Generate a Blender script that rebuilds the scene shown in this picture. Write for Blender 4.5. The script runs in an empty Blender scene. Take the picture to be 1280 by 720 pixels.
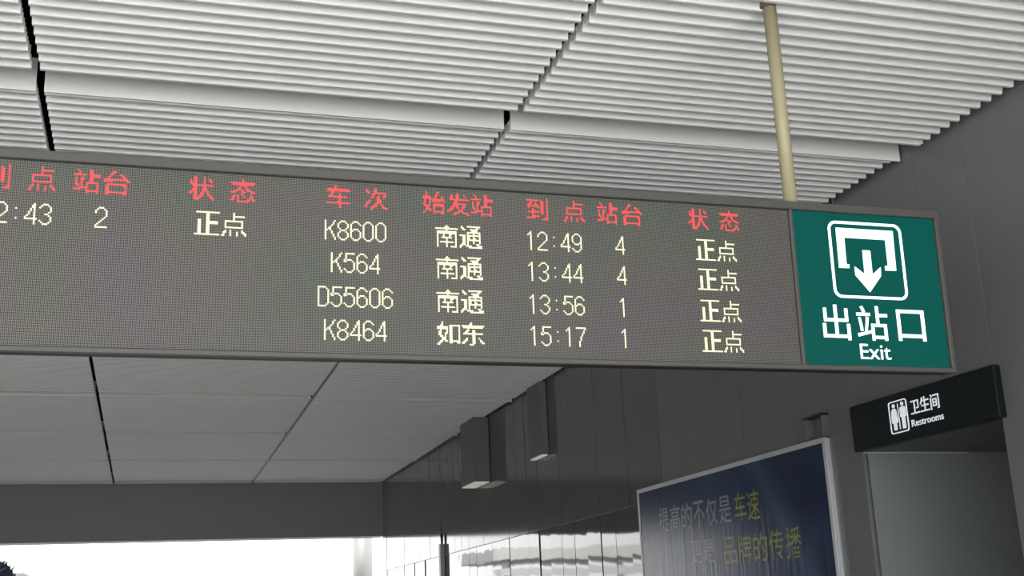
import bpy, bmesh, math, random
import numpy as np
from mathutils import Vector, Matrix
random.seed(7)
S = bpy.context.scene
COL = S.collection
Z0 = 1.6            # camera height above the floor
# ------------------------------------------------------------------ camera
cam_d = bpy.data.cameras.new('camera'); cam = bpy.data.objects.new('camera', cam_d); COL.objects.link(cam)
fwd = Vector((.28581, .91991, .26848)).normalized()
up = Vector((-.03987, -.26851, .96245)); right = fwd.cross(up).normalized(); up = right.cross(fwd)
M = Matrix((right, up, -fwd)).transposed().to_4x4(); M.translation = Vector((0, 0, Z0))
cam.matrix_world = M
cam_d.sensor_width = 36; cam_d.lens = 1488.0 / 1280 * 36; cam_d.clip_start = .05; cam_d.clip_end = 500
S.camera = cam
# ------------------------------------------------------------------ light
W = bpy.data.worlds.new('overcast_sky'); S.world = W; W.use_nodes = True
bg = W.node_tree.nodes['Background']; bg.inputs[0].default_value = (.97, .99, 1, 1); bg.inputs[1].default_value = 3.6
sun_d = bpy.data.lights.new('sun', 'SUN'); sun_d.energy = 15.5; sun_d.angle = math.radians(12); sun_d.color = (1, .98, .94)
sun = bpy.data.objects.new('sun', sun_d); COL.objects.link(sun)
sun.rotation_euler = Vector((.22, .42, -.88)).to_track_quat('-Z', 'Y').to_euler(); sun.location = (-4, -12, 9)
S.view_settings.view_transform = 'Standard'; S.view_settings.look = 'None'
S.view_settings.gamma = 1; S.view_settings.use_curve_mapping = False
S.view_settings.exposure = 0.0

# ------------------------------------------------------------------ materials
def mat(name, col, rough=.5, metal=0, spec=.5, emit=None, es=0, noise=0, nscale=8, bump=0, bscale=30, ior=1.5, stretch=None):
    m = bpy.data.materials.new(name); m.use_nodes = True; nt = m.node_tree; b = nt.nodes['Principled BSDF']
    b.inputs['Base Color'].default_value = (*col, 1); b.inputs['Roughness'].default_value = rough
    b.inputs['Metallic'].default_value = metal; b.inputs['Specular IOR Level'].default_value = spec; b.inputs['IOR'].default_value = ior
    if emit: b.inputs['Emission Color'].default_value = (*emit, 1); b.inputs['Emission Strength'].default_value = es
    if noise or bump:
        tc = nt.nodes.new('ShaderNodeTexCoord'); mp = nt.nodes.new('ShaderNodeMapping'); nt.links.new(tc.outputs['Object'], mp.inputs[0])
        if stretch: mp.inputs['Scale'].default_value = stretch
    if noise:
        n = nt.nodes.new('ShaderNodeTexNoise'); n.inputs['Scale'].default_value = nscale; n.inputs['Detail'].default_value = 4
        nt.links.new(mp.outputs[0], n.inputs['Vector'])
        mr = nt.nodes.new('ShaderNodeMapRange'); mr.inputs[3].default_value = 1 - noise; mr.inputs[4].default_value = 1 + noise
        nt.links.new(n.outputs[0], mr.inputs[0])
        mx = nt.nodes.new('ShaderNodeVectorMath'); mx.operation = 'SCALE'; mx.inputs[0].default_value = col
        nt.links.new(mr.outputs[0], mx.inputs['Scale']); nt.links.new(mx.outputs[0], b.inputs['Base Color'])
    if bump:
        n2 = nt.nodes.new('ShaderNodeTexNoise'); n2.inputs['Scale'].default_value = bscale; n2.inputs['Detail'].default_value = 1
        nt.links.new(mp.outputs[0], n2.inputs['Vector'])
        bp = nt.nodes.new('ShaderNodeBump'); bp.inputs['Strength'].default_value = bump; bp.inputs['Distance'].default_value = .01
        nt.links.new(n2.outputs[0], bp.inputs['Height']); nt.links.new(bp.outputs[0], b.inputs['Normal'])
    return m

MAT = {}
MAT['slat'] = mat('slat_paint', (.83, .83, .83), .45, noise=.03, nscale=2)
MAT['tray'] = mat('tray_paint', (.80, .80, .79), .5)
MAT['plenum'] = mat('plenum_black', (.012, .012, .012), .9)
MAT['wall'] = mat('satin_wall_lit', (.17, .173, .172), .2, ior=1.5, noise=.12, nscale=1.6)  # near panels: same stone, base lightened for the stronger light there
MAT['wall_high'] = mat('glossy_wall_dim', (.135, .137, .137), .09, ior=1.55, noise=.12, nscale=1.6)  # far upper panels: same stone, base darkened for the weaker light
MAT['wall_low'] = mat('polished_wall_dim', (.105, .108, .109), .035, ior=1.7, noise=.12, nscale=1.6, bump=.1, bscale=2.6)  # far lower panels: same stone, darkest step of the painted light falloff
MAT['wallback'] = mat('wall_backing', (.07, .07, .07), .6)
MAT['joint'] = mat('joint_highlight_grey', (.26, .26, .26), .5)  # lighter grey painting the highlight along the panel joint
MAT['beam'] = mat('beam_panel', (.20, .205, .21), .5, noise=.08, nscale=1.2)
MAT['plaster'] = mat('grey_plaster', (.16, .16, .155), .8, noise=.05, nscale=3)
MAT['floor'] = mat('floor_stone', (.22, .22, .21), .3, noise=.1, nscale=3)
MAT['ground'] = mat('paving', (.60, .60, .59), .8, noise=.12, nscale=1)
MAT['frame'] = mat('board_frame_metal', (.088, .086, .079), .5, metal=.1, noise=.04, nscale=5)
MAT['boardback'] = mat('board_casing', (.03, .03, .028), .6)
MAT['pole'] = mat('cream_pole_paint', (.42, .375, .235), .4, noise=.04, nscale=6)
MAT['flange'] = mat('olive_flange', (.16, .15, .09), .5)
MAT['black'] = mat('black_metal', (.01, .011, .012), .45)
MAT['red'] = mat('led_red', (.3, .02, .02), .5, emit=(1, .085, .095), es=1.0)
MAT['yellow'] = mat('led_yellow', (.4, .38, .2), .5, emit=(1, .94, .66), es=1.0)
MAT['green'] = mat('backlit_green_acrylic', (.0, .02, .017), .3, spec=.15, emit=(.002, .080, .066), es=1.0)
MAT['white_lit'] = mat('backlit_white_acrylic', (.7, .75, .75), .3, emit=(.93, 1, 1), es=1.1)
MAT['sign_black'] = mat('restroom_sign_black', (.005, .009, .011), .45, spec=.25)
MAT['sign_white'] = mat('restroom_sign_white', (.75, .77, .8), .5, emit=(.78, .8, .85), es=.55)
MAT['alu'] = mat('brushed_aluminium', (.62, .63, .65), .4, metal=.35, noise=.03, nscale=9)
MAT['casing'] = mat('dark_grey_casing', (.13, .135, .135), .45, noise=.05, nscale=3)
MAT['light'] = mat('pale_glow_plate', (.7, .68, .64), .6, emit=(1, .95, .88), es=.3)  # pale plate with a weak glow of its own
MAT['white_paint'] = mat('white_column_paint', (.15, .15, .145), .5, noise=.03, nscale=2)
MAT['steel'] = mat('pale_steel', (.55, .55, .54), .6, noise=.05, nscale=.6)
MAT['post'] = mat('grey_post_metal', (.42, .42, .41), .45)
MAT['hair'] = mat('black_hair', (.014, .022, .04), .35, noise=.4, nscale=40, stretch=(1, 1, .3))
MAT['skin'] = mat('skin', (.55, .36, .26), .55)
MAT['jacket'] = mat('navy_jacket_cloth', (.03, .045, .08), .85, noise=.2, nscale=30)
MAT['trousers'] = mat('dark_trouser_cloth', (.03, .03, .035), .9)
MAT['shoe'] = mat('shoe_leather', (.02, .018, .016), .4)
MAT['ad_white'] = mat('ad_grey_lettering', (.24, .26, .31), .25)
MAT['ad_yellow'] = mat('ad_olive_lettering', (.24, .25, .03), .25)

P = .00574
def led_panel_mat():
    m = bpy.data.materials.new('led_matrix'); m.use_nodes = True; nt = m.node_tree; b = nt.nodes['Principled BSDF']
    tc = nt.nodes.new('ShaderNodeTexCoord'); sx = nt.nodes.new('ShaderNodeSeparateXYZ'); nt.links.new(tc.outputs['Object'], sx.inputs[0])
    def fr(out):
        a = nt.nodes.new('ShaderNodeMath'); a.operation = 'DIVIDE'; a.inputs[1].default_value = P; nt.links.new(out, a.inputs[0])
        f = nt.nodes.new('ShaderNodeMath'); f.operation = 'FRACT'; nt.links.new(a.outputs[0], f.inputs[0])
        s = nt.nodes.new('ShaderNodeMath'); s.operation = 'SUBTRACT'; s.inputs[1].default_value = .5; nt.links.new(f.outputs[0], s.inputs[0])
        q = nt.nodes.new('ShaderNodeMath'); q.operation = 'POWER'; q.inputs[1].default_value = 2; nt.links.new(s.outputs[0], q.inputs[0])
        return q.outputs[0]
    ad = nt.nodes.new('ShaderNodeMath'); ad.operation = 'ADD'; nt.links.new(fr(sx.outputs[0]), ad.inputs[0]); nt.links.new(fr(sx.outputs[2]), ad.inputs[1])
    lt = nt.nodes.new('ShaderNodeMath'); lt.operation = 'LESS_THAN'; lt.inputs[1].default_value = .37 ** 2; nt.links.new(ad.outputs[0], lt.inputs[0])
    # moire colour painted onto the screen as a gentle green and violet tint
    n = nt.nodes.new('ShaderNodeTexNoise'); n.inputs['Scale'].default_value = 2.4; n.inputs['Detail'].default_value = 2; nt.links.new(tc.outputs['Object'], n.inputs['Vector'])
    r = nt.nodes.new('ShaderNodeValToRGB'); e = r.color_ramp.elements
    e[0].position = .35; e[0].color = (.160, .185, .150, 1); e[1].position = .68; e[1].color = (.198, .165, .180, 1)
    k = e.new(.5); k.color = (.19, .18, .155, 1)
    nt.links.new(n.outputs[0], r.inputs[0])
    mx = nt.nodes.new('ShaderNodeMix'); mx.data_type = 'RGBA'; mx.inputs[6].default_value = (.012, .012, .011, 1)
    nt.links.new(lt.outputs[0], mx.inputs[0]); nt.links.new(r.outputs[0], mx.inputs[7]); nt.links.new(mx.outputs[2], b.inputs['Base Color'])
    b.inputs['Roughness'].default_value = .55
    return m
MAT['led'] = led_panel_mat()

def ad_mat():
    m = bpy.data.materials.new('ad_poster_print'); m.use_nodes = True; nt = m.node_tree; b = nt.nodes['Principled BSDF']
    tc = nt.nodes.new('ShaderNodeTexCoord')
    # a printed pale beam falling across a navy ground
    mp = nt.nodes.new('ShaderNodeMapping'); mp.inputs['Rotation'].default_value = (0, math.radians(28), 0); nt.links.new(tc.outputs['Object'], mp.inputs[0])
    sx = nt.nodes.new('ShaderNodeSeparateXYZ'); nt.links.new(mp.outputs[0], sx.inputs[0])
    n = nt.nodes.new('ShaderNodeTexNoise'); n.inputs['Scale'].default_value = .9; n.inputs['Detail'].default_value = 3; nt.links.new(mp.outputs[0], n.inputs['Vector'])
    r = nt.nodes.new('ShaderNodeValToRGB'); e = r.color_ramp.elements
    e[0].position = .38; e[0].color = (.006, .018, .062, 1); e[1].position = .75; e[1].color = (.02, .055, .15, 1)
    nt.links.new(n.outputs[0], r.inputs[0])
    dp = nt.nodes.new('ShaderNodeVectorMath'); dp.operation = 'DOT_PRODUCT'; dp.inputs[1].default_value = (.82, 0, .57); nt.links.new(tc.outputs['Object'], dp.inputs[0])
    sb = nt.nodes.new('ShaderNodeMath'); sb.operation = 'SUBTRACT'; sb.inputs[1].default_value = 2.29; nt.links.new(dp.outputs['Value'], sb.inputs[0])
    ab = nt.nodes.new('ShaderNodeMath'); ab.operation = 'ABSOLUTE'; nt.links.new(sb.outputs[0], ab.inputs[0])
    mr = nt.nodes.new('ShaderNodeMapRange'); mr.inputs[1].default_value = .0; mr.inputs[2].default_value = .2; mr.inputs[3].default_value = .6; mr.inputs[4].default_value = 0; nt.links.new(ab.outputs[0], mr.inputs[0])
    mx = nt.nodes.new('ShaderNodeMix'); mx.data_type = 'RGBA'; mx.inputs[7].default_value = (.05, .10, .19, 1); nt.links.new(mr.outputs[0], mx.inputs[0]); nt.links.new(r.outputs[0], mx.inputs[6])
    nt.links.new(mx.outputs[2], b.inputs['Base Color'])
    b.inputs['Roughness'].default_value = .2; b.inputs['IOR'].default_value = 1.4
    mp2 = nt.nodes.new('ShaderNodeMapping'); mp2.inputs['Scale'].default_value = (1, 1, .03); nt.links.new(tc.outputs['Object'], mp2.inputs[0])
    n2 = nt.nodes.new('ShaderNodeTexNoise'); n2.inputs['Scale'].default_value = 22; n2.inputs['Detail'].default_value = 1; nt.links.new(mp2.outputs[0], n2.inputs['Vector'])
    bp = nt.nodes.new('ShaderNodeBump'); bp.inputs['Strength'].default_value = .12; bp.inputs['Distance'].default_value = .01
    nt.links.new(n2.outputs[0], bp.inputs['Height']); nt.links.new(bp.outputs[0], b.inputs['Normal'])
    return m
MAT['ad'] = ad_mat()

# ------------------------------------------------------------------ helpers
def link(name, me, m, parent=None, loc=None, smooth=False):
    o = bpy.data.objects.new(name, me); COL.objects.link(o)
    if m is not None and not me.materials: me.materials.append(m)
    if parent: o.parent = parent
    if loc is not None: o.location = loc
    if smooth:
        for p in me.polygons: p.use_smooth = True
    return o
def bxm(bm, x0, x1, y0, y1, z0, z1, bev=0, seg=1):
    g = bmesh.ops.create_cube(bm, size=1)['verts']
    for v in g:
        v.co = Vector((x0 + (v.co.x + .5) * (x1 - x0), y0 + (v.co.y + .5) * (y1 - y0), z0 + (v.co.z + .5) * (z1 - z0)))
    if bev:
        es = list({e for v in g for e in v.link_edges}); bmesh.ops.bevel(bm, geom=es, offset=bev, segments=seg, affect='EDGES', clamp_overlap=True)
def mesh_of(bm, name='mesh'):
    me = bpy.data.meshes.new(name); bm.normal_update(); bm.to_mesh(me); bm.free(); return me
def box(name, a, m, parent=None, bev=0, seg=1, loc=None):
    bm = bmesh.new(); bxm(bm, *a, bev=bev, seg=seg); return link(name, mesh_of(bm, name), m, parent, loc)
def boxes(name, L, m, parent=None, bev=0):
    bm = bmesh.new()
    for a in L: bxm(bm, *a, bev=bev)
    return link(name, mesh_of(bm, name), m, parent)
def cyl(name, r, z0, z1, m, parent=None, loc=None, n=28, bev=0, r2=None):
    bm = bmesh.new(); g = bmesh.ops.create_cone(bm, cap_ends=True, segments=n, radius1=r, radius2=r if r2 is None else r2, depth=z1 - z0)['verts']
    for v in g: v.co.z += (z0 + z1) / 2
    if bev: bmesh.ops.bevel(bm, geom=[e for e in bm.edges if abs(e.verts[0].co.z - e.verts[1].co.z) < 1e-6], offset=bev, segments=2, affect='EDGES')
    me = mesh_of(bm, name); o = link(name, me, m, parent, loc)
    for p in me.polygons: p.use_smooth = abs(p.normal.z) < .5
    return o
def empty(name, loc, rot=(0, 0, 0)):
    o = bpy.data.objects.new(name, None); COL.objects.link(o); o.location = loc; o.rotation_euler = rot; o.empty_display_size = .2
    return o
def tag(o, label=None, cat=None, group=None, kind=None):
    if label: o['label'] = label
    if cat: o['category'] = cat
    if group: o['group'] = group
    if kind: o['kind'] = kind
    return o
def poly(name, loops, m, parent, depth=.004, y=0.0, holes=()):
    """flat plate in the x-z plane, facing -y, loops wound either way; holes cut via curve fill"""
    cu = bpy.data.curves.new(name, 'CURVE'); cu.dimensions = '2D'; cu.fill_mode = 'BOTH'; cu.extrude = depth / 2
    for L in list(loops) + list(holes):
        sp = cu.splines.new('POLY'); sp.points.add(len(L) - 1); sp.use_cyclic_u = True
        for p, (a, b) in zip(sp.points, L): p.co = (a, b, 0, 1)
    return curve_obj(name, cu, m, parent, y)
def curve_obj(name, cu, m, parent, y, fit=None):
    t = bpy.data.objects.new('tmp', cu); COL.objects.link(t)
    me = bpy.data.meshes.new_from_object(t.evaluated_get(bpy.context.evaluated_depsgraph_get()))
    bpy.data.objects.remove(t)
    me.materials.clear()
    co = np.empty(len(me.vertices) * 3, np.float32); me.vertices.foreach_get('co', co); co = co.reshape(-1, 3)
    if fit:
        x0, x1, z0, z1 = fit; a = co.min(0); b = co.max(0)
        co[:, 0] = x0 + (co[:, 0] - a[0]) / (b[0] - a[0]) * (x1 - x0); co[:, 1] = z0 + (co[:, 1] - a[1]) / (b[1] - a[1]) * (z1 - z0)
    co = np.stack([co[:, 0], y - co[:, 2], co[:, 1]], 1)
    me.vertices.foreach_set('co', co.ravel()); me.update(); me.name = name
    return link(name, me, m, parent)
def text(name, body, fit, m, parent, y, bold=0, depth=.003, shear=0, res=3):
    cu = bpy.data.curves.new(name, 'FONT'); cu.body = body; cu.size = 1; cu.offset = bold; cu.shear = shear; cu.resolution_u = res
    h = fit[3] - fit[2]; cu.extrude = depth / 2
    return curve_obj(name, cu, m, parent, y, fit)
def rrect(x0, x1, z0, z1, r, n=6):
    L = []
    for cx, cz, a0 in ((x1 - r, z1 - r, 0), (x0 + r, z1 - r, 90), (x0 + r, z0 + r, 180), (x1 - r, z0 + r, 270)):
        for i in range(n + 1):
            a = math.radians(a0 + 90 * i / n); L.append((cx + r * math.cos(a), cz + r * math.sin(a)))
    return L

# ------------------------------------------------------------------ the setting
HC = 4.1                      # underside of the slats
WX = lambda Y: 4.19 - .0055 * Y
YB, YF, XL = -2.0, 21.5, -12.0
floor = box('floor', (XL, 6.0, YB, 24, -.2, 0), MAT['floor']); tag(floor, kind='structure')
gr = box('ground', (-90, 60, -60, 23.99, -.45, -.21), MAT['ground']); tag(gr, kind='structure')
tb = box('ground_unseen_dark', (-90, 60, 24.01, 110, -.45, -.22), mat('ground_unseen_darkened', (.13, .125, .12), .95, noise=.3, nscale=4)); tag(tb, kind='structure')  # unseen ground past the far end, made dark to dim the far ceiling
wl = box('wall_left', (XL - .3, XL, YB, YF, 0, HC + .5), MAT['plaster']); tag(wl, kind='structure')

# right wall: backing with the restroom opening cut out, faced with tall glossy panels
wr_l = [(.03, .3, YB, 5.06, 0, 4.6), (.03, .3, 6.37, YF + .1, 0, 4.6), (.03, .3, 5.06, 6.36, 2.66, 4.6)]
wr = boxes('wall_right', wr_l, MAT['wallback']); wr.location = (4.19, 0, 0); wr.rotation_euler = (0, 0, .0055); tag(wr, kind='structure')
pm = {}
def panel(y0, y1, z0, z1):
    k = (round(y1 - y0, 4), z0, z1, y0 > 9)
    g = .0026 if y0 > 9 else .0006
    if k not in pm:
        bm = bmesh.new(); w = (y1 - y0) / 2
        bxm(bm, 0, .026, -w + g, w - g, z0 + g, z1 - g, bev=.0006); pm[k] = mesh_of(bm, 'panel')
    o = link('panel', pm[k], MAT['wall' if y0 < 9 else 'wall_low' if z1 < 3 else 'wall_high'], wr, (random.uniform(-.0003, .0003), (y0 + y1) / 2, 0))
    q = 1 if z1 < 3 and y0 > 9 else .3
    o.rotation_euler = (0, q * random.uniform(-.0028, .0028), q * random.uniform(-.004, .004))
def run(y0, y1, z0, z1, n):
    for i in range(n): panel(y0 + (y1 - y0) * i / n, y0 + (y1 - y0) * (i + 1) / n, z0, z1)
YJ = 6.33 + .37 * 9
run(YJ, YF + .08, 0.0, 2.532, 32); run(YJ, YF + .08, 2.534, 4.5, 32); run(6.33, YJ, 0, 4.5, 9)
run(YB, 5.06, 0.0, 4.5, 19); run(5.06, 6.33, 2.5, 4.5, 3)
jt = box('joint_highlight', (-.0012, .02, YJ, YF, 2.5315, 2.5345), MAT['joint'], wr)  # panel joint catching light, painted as a lighter strip
# recess behind the restroom opening
rc = boxes('wall_recess', [(.0, 2.9, 6.327, 6.369, 0, 2.5), (2.9, 3.1, 4.9, 6.4, 0, 2.7), (.31, 2.9, 4.9, 5.06, 0, 2.7)], mat('recess_panel', (.24, .26, .255), .3, noise=.1, nscale=2))
rc.location = (4.19, 0, 0); tag(rc, kind='structure')
rt = box('ceiling_recess', (4.158, 7.1, 5.06, 6.36, 2.5005, 2.655), MAT['casing']); tag(rt, kind='structure')
tr = boxes('trim_1', [(4.160, 4.9, 6.318, 6.326, 2.492, 2.4995)], MAT['alu'] ); tag(tr, kind='structure')

# far header beam over the open end
fb = boxes('wall_far', [(XL, 4.085, YF, YF + .5, 3.145, 4.7), (XL, -3.3, YF + .02, YF + .45, 0, 3.145)], MAT['beam']); tag(fb, kind='structure')

# ceiling: black plenum slab, white trays, individual slats
ce = boxes('ceiling', [(XL - .2, 6.2, YB - .2, YF + .6, 4.55, 4.8)], MAT['plenum']); tag(ce, kind='structure')
PITCH, NS, ML = .0865, 28, 2.61
cols = [(-.548 - .037 - 2.31 * (k + 1) + .037, -.585 - 2.31 * k) for k in range(4, -1, -1)] + [(-.548, 1.725), (1.762, None)]
modY = [5.59 + ML * k for k in range(-3, 7)]
slat_mesh = {}
def slat_me(L, two=True):
    """hollow U channel with rounded lower corners, open ends; x from 0 to L"""
    key = round(L, 3)
    if key in slat_mesh: return slat_mesh[key]
    w, h, r, t = .026, .060, .006, .002
    q = -.018        # the front face leans, its top edge towards the front
    prof = [(q, h), (0, r), (r * .3, r * .3), (r, 0), (w - r, 0), (w - r * .3, r * .3), (w, r), (w, h),
            (w - t, h), (w - t, r + t * .5), (w - r, t), (r, t), (t, r + t * .5), (q + t, h)]
    bm = bmesh.new(); A = [bm.verts.new((0, a, b)) for a, b in prof]; B = [bm.verts.new((L, a, b)) for a, b in prof]
    n = len(prof)
    for i in range(n): bm.faces.new((A[i], A[(i + 1) % n], B[(i + 1) % n], B[i]))
    # end rims
    for V in (A, B):
        for i in range(6): bm.faces.new((V[i], V[i + 1], V[12 - i], V[13 - i]))
        bm.faces.new((V[6], V[7], V[8], V[9])) if False else None
    bmesh.ops.recalc_face_normals(bm, faces=bm.faces[:])
    slat_mesh[key] = mesh_of(bm, 'slat'); return slat_mesh[key]
for mi, y0 in enumerate(modY):
    k = mi - 3
    rows = NS if k < 6 else 3
    y1 = y0 + .010 + NS * PITCH - (PITCH - .026)
    for ci, (xa, xb) in enumerate(cols):
        xe = xb if xb is not None else WX(y0) - .012
        xs = xb if xb is not None else WX(y0 + 1.2) - .05
        if k == 6: y1 = y0 + .25
        tray = boxes('ceiling_panel', [(xa, xe - .006, y0, y1, HC + .0605, HC + .066), (xa, xe, y0 - .018, y0 - .0085, HC - .002, HC + .17),
                                        (xa + .002, xe - .01, y1, y1 + .006, HC + .02, HC + .13)] , MAT['tray'], ce)
        indiv = (k in (-1, 0)) and ci >= 4
        rr = range(rows)
        if indiv:
            for j in rr:
                s = link('slat', slat_me(xs - xa), MAT['slat'], tray, (xa, y0 + .0105 + j * PITCH, HC + random.uniform(-.0006, .0006)))
        else:
            src = slat_me(xs - xa); nv = len(src.vertices)
            co = np.empty(nv * 3, np.float32); src.vertices.foreach_get('co', co); co = co.reshape(-1, 3)
            V = []; F = []; fs = [tuple(p.vertices) for p in src.polygons]
            for j in rr:
                V.append(co + np.array((xa, y0 + .0105 + j * PITCH, HC), np.float32))
                F += [tuple(i + j * nv for i in f) for f in fs]
            me = bpy.data.meshes.new('slats'); me.from_pydata(np.concatenate(V).tolist(), [], F); me.update()
            s = link('slats', me, MAT['slat'], tray); s['kind'] = 'stuff'

# ------------------------------------------------------------------ the display board
TILT = .03
bd = empty('station_display_board', (1.0, 4.085, .91 + Z0), (TILT, 0, 0))
tag(bd, 'long grey framed electronic arrivals board with red and yellow Chinese text, hung from ceiling', 'display board')
UL, UR, ML_ = -2.80, 2.160, 1.461
VB, VT = -.006, .690
T, D = .034, .100
# casing behind the rails
box('casing', (UL + .004, UR - .004, .004, .072, VB + .004, VT - .004), MAT['boardback'], bd, bev=.003)
boxes('frame', [(UL, UR, -.020, .004, VT - T, VT), (UL, UR, -.020, .002, VB, VB + .020),
                (UL, UL + .02, -.0195, .0195, VB + .018, VT - T + .002), (UR - .019, UR, -.0195, .0195, VB + .018, VT - T + .002),
                (ML_ - .009, ML_ + .008, -.014, .0195, VB + .018, VT - T + .002)], MAT['frame'], bd, bev=.003)
led = box('led_screen', (UL + .02, ML_ - .009, 0.0, .003, VB + .018, VT - T + .002), MAT['led'], bd)
led['label'] = 'grey dot matrix screen'
gp = box('exit_panel', (ML_ + .008, UR - .019, -.002, .003, VB + .018, VT - T + .002), MAT['green'], bd)
gp['label'] = 'green backlit exit panel'
# two cream suspension poles (the second one hangs beyond the left of the picture)
for u in (1.494, -2.1):
    z_c = (HC + .045 - .91 - Z0)
    pz = empty  # noqa
    p = cyl('hanging_pole', .029, 0, z_c - .64, MAT['pole'], bd, (u, .048, .0), n=32)
    p.rotation_euler = (-TILT, 0, 0); p.location = (u, .036, .66)
    p['label'] = 'cream painted hanging pole'
    fl = cyl('flange', .034, z_c - .70, z_c - .665, MAT['flange'], p, (-.008, 0, 0), n=28)

# LED lettering: one small square lamp per lit dot on the P-pitch grid
G = {  # 8x13 dot glyphs
'0': ["..###...", ".#...#..", "#.....#.", "#.....#.", "#.....#.", "#.....#.", "#.....#.", "#.....#.", "#.....#.", "#.....#.", "#.....#.", ".#...#..", "..###..."],
'1': ["...#....", "..##....", ".#.#....", "...#....", "...#....", "...#....", "...#....", "...#....", "...#....", "...#....", "...#....", "...#....", "...#...."],
'2': ["..###...", ".#...#..", "#.....#.", "#.....#.", "......#.", "......#.", ".....#..", "....#...", "...#....", "..#.....", ".#......", "#.......", "#######."],
'3': ["..###...", ".#...#..", "#.....#.", "......#.", "......#.", ".....#..", "...##...", ".....#..", "......#.", "......#.", "#.....#.", ".#...#..", "..###..."],
'4': [".....#..", "....##..", "....##..", "...#.#..", "...#.#..", "..#..#..", "..#..#..", ".#...#..", "#....#..", "#######.", ".....#..", ".....#..", ".....#.."],
'5': [".######.", ".#......", ".#......", ".#......", "#.###...", "##...#..", "......#.", "......#.", "......#.", "......#.", "#.....#.", ".#...#..", "..###..."],
'6': ["..###...", ".#...#..", "#.....#.", "#.......", "#.......", "#.###...", "##...#..", "#.....#.", "#.....#.", "#.....#.", "#.....#.", ".#...#..", "..###..."],
'7': ["#######.", "......#.", ".....#..", ".....#..", "....#...", "....#...", "...#....", "...#....", "...#....", "..#.....", "..#.....", "..#.....", "..#....."],
'8': ["..###...", ".#...#..", "#.....#.", "#.....#.", "#.....#.", ".#...#..", "..###...", ".#...#..", "#.....#.", "#.....#.", "#.....#.", ".#...#..", "..###..."],
'9': ["..###...", ".#...#..", "#.....#.", "#.....#.", "#.....#.", "#.....#.", ".#...##.", "..###.#.", "......#.", "......#.", "#.....#.", ".#...#..", "..###..."],
'K': ["#.....#.", "#....#..", "#....#..", "#...#...", "#..#....", "#.##....", "##.#....", "#...#...", "#...#...", "#....#..", "#....#..", "#.....#.", "#.....#."],
'D': ["#####...", "#....#..", "#.....#.", "#.....#.", "#.....#.", "#.....#.", "#.....#.", "#.....#.", "#.....#.", "#.....#.", "#.....#.", "#....#..", "#####..."],
':': ["........", "........", "........", "...#....", "........", "........", "........", "........", "........", "...#....", "........", "........", "........"]}
cache = {}
def raster(ch, n=15):
    if ch in cache: return cache[ch]
    cu = bpy.data.curves.new('g', 'FONT'); cu.body = ch; cu.size = 1; cu.resolution_u = 2
    t = bpy.data.objects.new('g', cu); COL.objects.link(t)
    me = bpy.data.meshes.new_from_object(t.evaluated_get(bpy.context.evaluated_depsgraph_get())); bpy.data.objects.remove(t)
    me.calc_loop_triangles(); co = np.array([v.co[:2] for v in me.vertices]); tri = np.array([l.vertices[:] for l in me.loop_triangles])
    a, b = co.min(0), co.max(0); co = (co - a) / (b - a) * n
    ss = 6; N = n * ss; img = np.zeros((N, N), bool)
    g = (np.arange(N) + .5) / ss; X, Y = np.meshgrid(g, g)
    for t3 in tri:
        p, q, r = co[t3]
        c1 = (q[0] - p[0]) * (Y - p[1]) - (q[1] - p[1]) * (X - p[0]); c2 = (r[0] - q[0]) * (Y - q[1]) - (r[1] - q[1]) * (X - q[0]); c3 = (p[0] - r[0]) * (Y - r[1]) - (p[1] - r[1]) * (X - r[0])
        img |= ((c1 >= 0) & (c2 >= 0) & (c3 >= 0)) | ((c1 <= 0) & (c2 <= 0) & (c3 <= 0))
    cov = img.reshape(n, ss, n, ss).mean((1, 3))
    out = cov > .42
    cache[ch] = out; bpy.data.meshes.remove(me); return out
def lamps(word, cells, m):
    V, F = [], []
    e = .46 * P
    for (i, j) in sorted(cells):
        x, z = (i + .5) * P, (j + .5) * P; k = len(V)
        V += [(x - e, -.0015, z - e), (x + e, -.0015, z - e), (x + e, -.0015, z + e), (x - e, -.0015, z + e)]; F.append((k, k + 1, k + 2, k + 3))
    me = bpy.data.meshes.new(word); me.from_pydata(V, [], F); me.update()
    return link(word, me, m, led)
def led_cjk(s, centres, row, m, name):
    for ch, cc in zip(s, centres):
        c = set(); r = raster(ch); o = int(round(cc - 7.5))
        for j in range(15):
            for i in range(15):
                if r[j, i]: c.add((o + i, row + j))
        lamps(name, c, m)
def led_num(s, centre, row, name):
    o = int(round(centre - len(s) * 4 + .5))
    for k, ch in enumerate(s):
        c = set()
        for j, ln in enumerate(G[ch]):
            for i, q in enumerate(ln):
                if q == '#': c.add((o + 8 * k + i, row + 12 - j))
        if ch == ':':
            lo = {q for q in c if q[1] < row + 7}; lamps(name, lo, MAT['yellow']); lamps(name, c - lo, MAT['yellow'])
        else: lamps(name, c, MAT['yellow'])
R0, RW = 96, [74, 53, 31, 10]
Rd, Yl = MAT['red'], MAT['yellow']
for off in (-332.5, 0):
    led_cjk('到点', (65.8 + off, 91 + off), R0, Rd, 'heading_character'); led_cjk('站台', (115.9 + off, 133 + off), R0, Rd, 'heading_character')
    led_cjk('状态', (182.3 + off, 206.6 + off), R0, Rd, 'heading_character')
led_cjk('车次', (-66.7, -42.7), R0, Rd, 'heading_character'); led_cjk('始发站', (-5, 11.5, 28), R0, Rd, 'heading_character')
led_cjk('车次', (-66.7 - 332.5, -42.7 - 332.5), R0, Rd, 'heading_character'); led_cjk('始发站', (-5 - 332.5, 11.5 - 332.5, 28 - 332.5), R0, Rd, 'heading_character')
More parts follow.
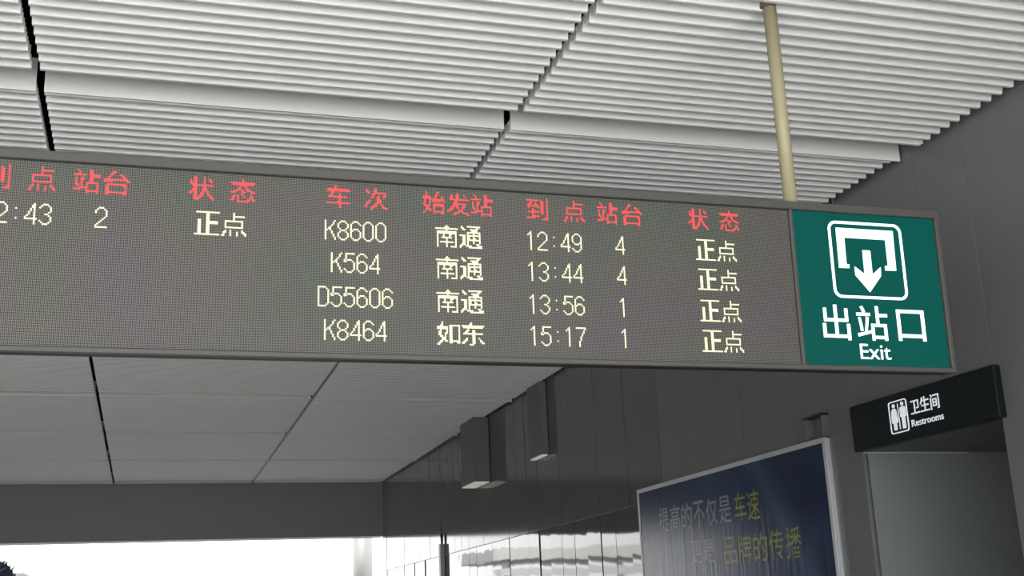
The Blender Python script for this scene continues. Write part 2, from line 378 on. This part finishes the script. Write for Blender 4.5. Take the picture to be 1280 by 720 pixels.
for r, (no, st, tm, pf) in zip(RW, [('K8600', '南通', '12:49', '4'), ('K564', '南通', '13:44', '4'), ('D55606', '南通', '13:56', '1'), ('K8464', '如东', '15:17', '1')]):
    led_num(no, -55.8, r + 1, 'train_number_character'); led_cjk(st, (3.6, 19.6), r, Yl, 'station_character')
    led_num(tm, 76.5, r + 1, 'time_character'); led_num(pf, 124, r + 1, 'platform_digit'); led_cjk('正点', (186.6, 202.6), r, Yl, 'status_character')
led_num('12:43', -255, RW[0] + 1, 'time_character'); led_num('2', -207.2, RW[0] + 1, 'platform_digit'); led_cjk('正点', (-146, -130), RW[0], Yl, 'status_character')

# exit panel print
WL = MAT['white_lit']
poly('pictogram_border', [rrect(1.631, 1.979, .296, .6225, .036)], WL, gp, y=-.003, holes=[rrect(1.642, 1.968, .307, .6115, .027)])
poly('doorway_symbol', [[(1.668, .593), (1.9385, .593), (1.9350, .4212), (1.8830, .4205), (1.8835, .440), (1.898, .4405), (1.898, .552), (1.7035, .552), (1.7015, .4385), (1.7145, .4385), (1.7135, .4225), (1.666, .422)]], WL, gp, y=-.003)
poly('arrow', [[(1.7835, .502), (1.8200, .502), (1.8195, .400), (1.8620, .4335), (1.8585, .394), (1.7995, .3245), (1.7390, .394), (1.7390, .4305), (1.7825, .400)]], WL, gp, y=-.003)
for ch, a in {'出': (1.565, 1.690, .1205, .2655), '站': (1.722, 1.8675, .122, .266), '口': (1.912, 2.043, .1245, .2555)}.items():
    text('lettering', ch, a, WL, gp, -.003, bold=.006)
text('lettering', 'Exit', (1.725, 1.866, .0445, .107), WL, gp, -.003, bold=.0)

# ------------------------------------------------------------------ restroom sign (faces the hall from the right wall)
def wall_root(name, p0, p1, z=Z0):
    a = math.atan2(p1[1] - p0[1], p1[0] - p0[0]); return empty(name, (p0[0], p0[1], z), (0, 0, a))
rs = wall_root('restroom_sign', (4.07, 6.27), (4.125, 5.02))
tag(rs, 'black box sign with white restroom symbols and words over the right wall opening', 'sign')
box('sign_box', (-.012, 1.246, .0, .07, .892, 1.166), MAT['sign_black'], rs, bev=.004)
box('end_plate', (1.2465, 1.252, .006, .062, .896, 1.162), MAT['sign_black'], rs, bev=.001)
SW = MAT['sign_white']
poly('pictogram_border', [rrect(.366, .530, .938, 1.124, .018)], SW, rs, y=-.002, holes=[rrect(.3725, .5235, .9445, 1.1175, .013)])
def circ(cx, cz, r, n=16): return [(cx + r * math.cos(2 * math.pi * i / n), cz + r * math.sin(2 * math.pi * i / n)) for i in range(n)]
poly('woman_symbol', [circ(.4115, 1.096, .0115), [(.399, 1.080), (.424, 1.080), (.432, 1.068), (.4375, 1.025), (.431, 1.022), (.428, 1.045), (.437, 1.000), (.4245, .998), (.4245, .957), (.414, .957), (.4125, .998), (.4105, .998), (.409, .957), (.3985, .957), (.3985, .998), (.386, 1.000), (.395, 1.045), (.391, 1.022), (.3845, 1.025), (.390, 1.068)]], SW, rs, y=-.002)
poly('man_symbol', [circ(.490, 1.098, .0115), [(.473, 1.082), (.507, 1.082), (.5145, 1.072), (.5145, 1.025), (.508, 1.025), (.505, 1.030), (.504, .957), (.4925, .957), (.491, 1.015), (.489, 1.015), (.4875, .957), (.476, .957), (.475, 1.030), (.472, 1.025), (.4655, 1.025), (.4655, 1.072)]], SW, rs, y=-.002)
poly('divider_line', [[(.449, 1.105), (.4525, 1.105), (.4525, .958), (.449, .958)]], SW, rs, y=-.002)
text('lettering', '卫生间', (.562, .806, 1.018, 1.104), SW, rs, -.002, bold=.006)
text('lettering', 'Restrooms', (.556, .827, .9535, .992), SW, rs, -.002, bold=.0)

# ------------------------------------------------------------------ advertising light box
ad = wall_root('advertising_panel', (4.075, 9.7), (4.118, 6.63))
tag(ad, 'wide navy blue advertising board with pale metal frame on the right wall', 'advertisement')
AW, AT, AB = 3.03, 1.046, -.75
boxes('panel_frame', [(0, AW, -.004, .012, AT - .034, AT), (0, AW, -.004, .012, AB, AB + .034), (0, .03, -.0035, .012, AB + .03, AT - .03), (AW - .036, AW, -.0035, .012, AB + .03, AT - .03)], MAT['alu'], ad, bev=.002)
box('side_casing', (.004, AW - .004, .0125, .045, AB + .004, AT - .004), MAT['alu'], ad, bev=.002)
pr = box('poster', (.028, AW - .034, .002, .006, AB + .03, AT - .03), MAT['ad'], ad)
def hlet(s, u0, u1, v0, v1, dv, m):
    n = len(s); w = (u1 - u0) / n
    for i, ch in enumerate(s):
        text('lettering', ch, (u0 + w * i + w * .06, u0 + w * (i + 1) - w * .06, v0 + dv * i, v1 + dv * i), m, pr, .0012, bold=.004, depth=.001)
hlet('提高的不仅是', .40, 1.70, .645, .845, -.004, MAT['ad_white']); hlet('车速', 1.73, 2.12, .615, .825, -.004, MAT['ad_yellow'])
hlet('更是', .98, 1.38, .36, .535, -.004, MAT['ad_white']); hlet('品牌的传播', 1.51, 2.63, .325, .525, -.001, MAT['ad_yellow'])

# small bracket above the board's near corner
wb = wall_root('wall_bracket', (4.10, 6.865), (4.102, 6.64))
tag(wb, 'small dark metal bracket on the wall above the near corner of the advertising board', 'bracket')
box('top_bar', (-.005, .215, -.01, .052, 1.183, 1.198), MAT['black'], wb, bev=.002)
box('side_bar', (0, .028, .0, .05, 1.05, 1.182), MAT['casing'], wb, bev=.002)
box('side_bar', (.195, .21, .0, .05, 1.05, 1.182), MAT['casing'], wb, bev=.002)
box('base_plate', (0, .21, .0, .05, 1.0475, 1.0495), MAT['casing'], wb)

# ------------------------------------------------------------------ box casings hanging from the ceiling along the wall
def casing(y0, y1, xo, zb, label):
    xw = WX(y1) - .004
    r = empty('wall_casing', ((xo + xw) / 2, (y0 + y1) / 2, zb)); tag(r, label, 'casing', None)
    ox, oy = r.location.x, r.location.y
    box('casing_body', (xo - ox, xw - ox, y0 - oy, y1 - oy, .012, 4.099 - zb), MAT['casing'], r, bev=.006)
    n = 2
    for i in range(n):
        w = (xw - xo - .02) / n
        box('underside_plate', (xo + .008 + w * i - ox, xo + .003 + w * (i + 1) - ox, y0 + .01 - oy, y1 - .01 - oy, 0, .011), MAT['light'], r)  # pale plate under the casing, glowing weakly
casing(14.45, 15.12, 3.90, 3.272, 'wider far grey box casing hanging from the ceiling by the glossy wall with pale underside')
casing(12.15, 12.58, 4.03, 3.290, 'narrow nearer grey box casing hanging from the ceiling by the glossy wall')

# post standing against the far wall
ps = empty('wall_post', (WX(17) - .033, 17.0, 0)); tag(ps, 'slim grey metal post with short black rod standing against far glossy wall', 'post')
box('post_body', (-.032, .030, -.05, .05, 0, 2.69), MAT['post'], ps, bev=.004)
cyl('top_rod', .016, 2.69, 2.835, MAT['black'], ps, (.006, 0, 0), n=16, r2=.022)

# white column under the open end
cl = empty('round_column', (4.02, 23.4, 0)); tag(cl, 'white round column beyond the dark beam at the open end of the hall', 'column')
cyl('shaft', .19, .12, 4.6, MAT['white_paint'], cl, n=40); cyl('column_base', .25, 0, .12, MAT['white_paint'], cl, n=40, bev=.01)

# steel canopy out on the platforms, left of the view
pc = empty('platform_canopy', (-17.6, 41, -.2)); tag(pc, 'pale steel platform canopy outside beyond the open end, overexposed', 'canopy')
def pcb(name, x0, x1, z0, z1, y0=-.2, y1=.2): return box(name, (x0, x1, y0, y1, z0 + Z0 + .2, z1 + Z0 + .2), MAT['steel'], pc)
pcb('fascia', -16, 14.0, 2.02, 2.42, -.3, 3.5); pcb('rail', -16, 13.9, 1.84, 1.88); pcb('beam', -16, 13.8, 1.46, 1.70); pcb('rail', -16, 13.8, .95, 1.02)
for i in range(8): pcb('canopy_post', -15.6 + i * 4.1, -15.3 + i * 4.1, -1.8, 2.0, .4, .7)

# ------------------------------------------------------------------ the person whose head just enters at the lower left
HX, HY, HT = -.449, 4.0, 1.6 + .237
pe = empty('person', (HX, HY, 0)); tag(pe, 'person with short black hair seen only as a head top in the lower left corner', 'person')
H = HT / 1.75
def skin_fig(name, pts, edges, radii, m, root=0, sub=2):
    me = bpy.data.meshes.new(name); me.from_pydata([(a * H, b * H, c * H) for a, b, c in pts], edges, []); me.update()
    o = link(name, me, m, pe); md = o.modifiers.new('skin', 'SKIN')
    for i, r in enumerate(radii):
        sv = me.skin_vertices[0].data[i]; rr = r if isinstance(r, tuple) else (r, r); sv.radius = (rr[0] * H, rr[1] * H); sv.use_root = (i == root)
    s = o.modifiers.new('sub', 'SUBSURF'); s.levels = sub; s.render_levels = sub
    dg = bpy.context.evaluated_depsgraph_get(); me2 = bpy.data.meshes.new_from_object(o.evaluated_get(dg))
    o.modifiers.clear(); o.data = me2
    if not me2.materials: me2.materials.append(m)
    for p in me2.polygons: p.use_smooth = True
    return o
# body (arms, hands, legs, neck) as one skin; it faces the board (+y)
pts = [(0, 0, .93), (0, .0, 1.10), (0, -.01, 1.27), (0, -.015, 1.40), (0, -.005, 1.49), (0, .01, 1.55)]
edg = [(0, 1), (1, 2), (2, 3), (3, 4), (4, 5)]
rad = [(.105, .08), (.11, .085), (.14, .10), (.10, .075), .055, .052]
for s in (-1, 1):
    b = len(pts)
    pts += [(s * .17, -.01, 1.395), (s * .225, -.01, 1.13), (s * .235, .06, .90), (s * .235, .075, .83), (s * .232, .085, .765)]
    edg += [(3, b), (b, b + 1), (b + 1, b + 2), (b + 2, b + 3), (b + 3, b + 4)]; rad += [.055, .042, .028, (.020, .036), (.014, .036)]
    h = b + 4
    for k, (dy, ln) in enumerate(((-.027, .060), (-.009, .072), (.009, .076), (.027, .070))):
        c = len(pts); pts += [(s * .230, .088 + dy, .735), (s * .226, .092 + dy, .735 - ln * .5), (s * .215, .094 + dy, .735 - ln)]
        edg += [(h, c), (c, c + 1), (c + 1, c + 2)]; rad += [.009, .0085, .0075]
    c = len(pts); pts += [(s * .222, .125, .80), (s * .215, .140, .765)]; edg += [(b + 3, c), (c, c + 1)]; rad += [.011, .009]
    c = len(pts); pts += [(s * .095, 0, .86), (s * .10, .01, .49), (s * .10, -.02, .10), (s * .105, .06, .045), (s * .11, .14, .03)]
    edg += [(0, c), (c, c + 1), (c + 1, c + 2), (c + 2, c + 3), (c + 3, c + 4)]; rad += [.088, .058, .038, (.040, .035), (.038, .022)]
skin_fig('body', pts, edg, rad, MAT['skin'])
skin_fig('jacket', [(0, 0, .78), (0, 0, 1.10), (0, -.01, 1.27), (0, -.015, 1.40), (0, -.005, 1.50), (-.150, -.01, 1.415), (-.222, -.01, 1.15), (-.238, .055, .92), (.150, -.01, 1.415), (.222, -.01, 1.15), (.238, .055, .92), (-.195, -.01, 1.35), (.195, -.01, 1.35)],
         [(0, 1), (1, 2), (2, 3), (3, 4), (3, 5), (5, 11), (11, 6), (6, 7), (3, 8), (8, 12), (12, 9), (9, 10)], [(.205, .16), (.175, .135), (.168, .128), (.120, .095), .068, .068, .060, .045, .068, .060, .045, .066, .066], MAT['jacket'])
skin_fig('trousers', [(0, 0, .93), (-.095, 0, .84), (-.10, .01, .49), (-.10, -.02, .12), (.095, 0, .84), (.10, .01, .49), (.10, -.02, .12)],
         [(0, 1), (1, 2), (2, 3), (0, 4), (4, 5), (5, 6)], [(.14, .11), .105, .075, .062, .105, .075, .062], MAT['trousers'])
for s in (-1, 1):
    skin_fig('shoe', [(s * .10, -.045, .048), (s * .104, .05, .048), (s * .11, .165, .036)], [(0, 1), (1, 2)], [(.045, .047), (.048, .046), (.042, .034)], MAT['shoe'])
def head_mesh(scale, grow, hair):
    bm = bmesh.new(); bmesh.ops.create_icosphere(bm, subdivisions=4, radius=1)
    zc = 1.75 - .118
    for v in bm.verts:
        n = v.co.copy(); x, y, z = n.x * .076, n.y * .094, n.z * .116
        if z < 0: x *= 1 - .28 * (-n.z) ** 1.4; y *= 1 - .12 * (-n.z); y += .012 * (-n.z)
        if not hair and n.y > .2:
            if abs(n.x) < .22 and -.28 < n.z < .12: y += .022 * (1 - abs(n.x) / .22) * (1 - abs(n.z + .14) / .24 if abs(n.z + .14) < .24 else 0)   # nose
            if abs(abs(n.x) - .38) < .16 and abs(n.z - .02) < .1: y -= .006                                                                       # eye sockets
            if abs(n.x) < .35 and abs(n.z + .46) < .05: y += .004                                                                                 # lips
        if hair:
            k = 1.07 + .02 * math.sin(n.x * 31 + n.z * 17) * math.sin(n.y * 27)
            x *= k; y *= k; z *= k - .02 
        v.co = Vector((x, y, z)) + Vector((0, .012, zc))
    if hair:
        kill = [v for v in bm.verts if (v.co.z - zc) < .116 * (.12 if v.co.y > .07 else -.35) and v.co.y > -.04 or (v.co.z - zc) < -.075]
        bmesh.ops.delete(bm, geom=kill, context='VERTS')
        rnd = random.Random(3)
        tips = [v for v in bm.verts if v.co.z > zc + .02]
        for v in rnd.sample(tips, min(170, len(tips))):
            n = (v.co - Vector((0, .012, zc))).normalized(); t = Vector((rnd.uniform(-1, 1), rnd.uniform(-1, 1), rnd.uniform(-.3, .6)))
            d = (n * .5 + t * .7).normalized() * rnd.uniform(.010, .024); sd = n.cross(d).normalized() * .0035
            a = bm.verts.new(v.co - sd - n * .003); b = bm.verts.new(v.co + sd - n * .003); c = bm.verts.new(v.co + d + n * .003); e = bm.verts.new(v.co + d.normalized() * .003 + n * .004)
            bm.faces.new((a, b, c)); bm.faces.new((a, e, c)); bm.faces.new((b, e, c))
    for v in bm.verts: v.co *= H
    return mesh_of(bm, 'head')
link('head', head_mesh(1, 0, False), MAT['skin'], pe, smooth=True)
link('hair', head_mesh(1, 0, True), MAT['hair'], pe, smooth=True)
for s in (-1, 1):
    bm = bmesh.new(); bmesh.ops.create_uvsphere(bm, u_segments=14, v_segments=10, radius=1)
    for v in bm.verts: v.co = Vector((s * .077 + v.co.x * .010, .010 + v.co.y * .017, 1.62 + v.co.z * .031)) * H
    link('ear', mesh_of(bm), MAT['skin'], pe, smooth=True)
    bm = bmesh.new(); bmesh.ops.create_uvsphere(bm, u_segments=12, v_segments=8, radius=.011)
    for v in bm.verts: v.co = (v.co + Vector((s * .029, .090, 1.634))) * H
    link('eye', mesh_of(bm), MAT['white_paint'], pe, smooth=True)
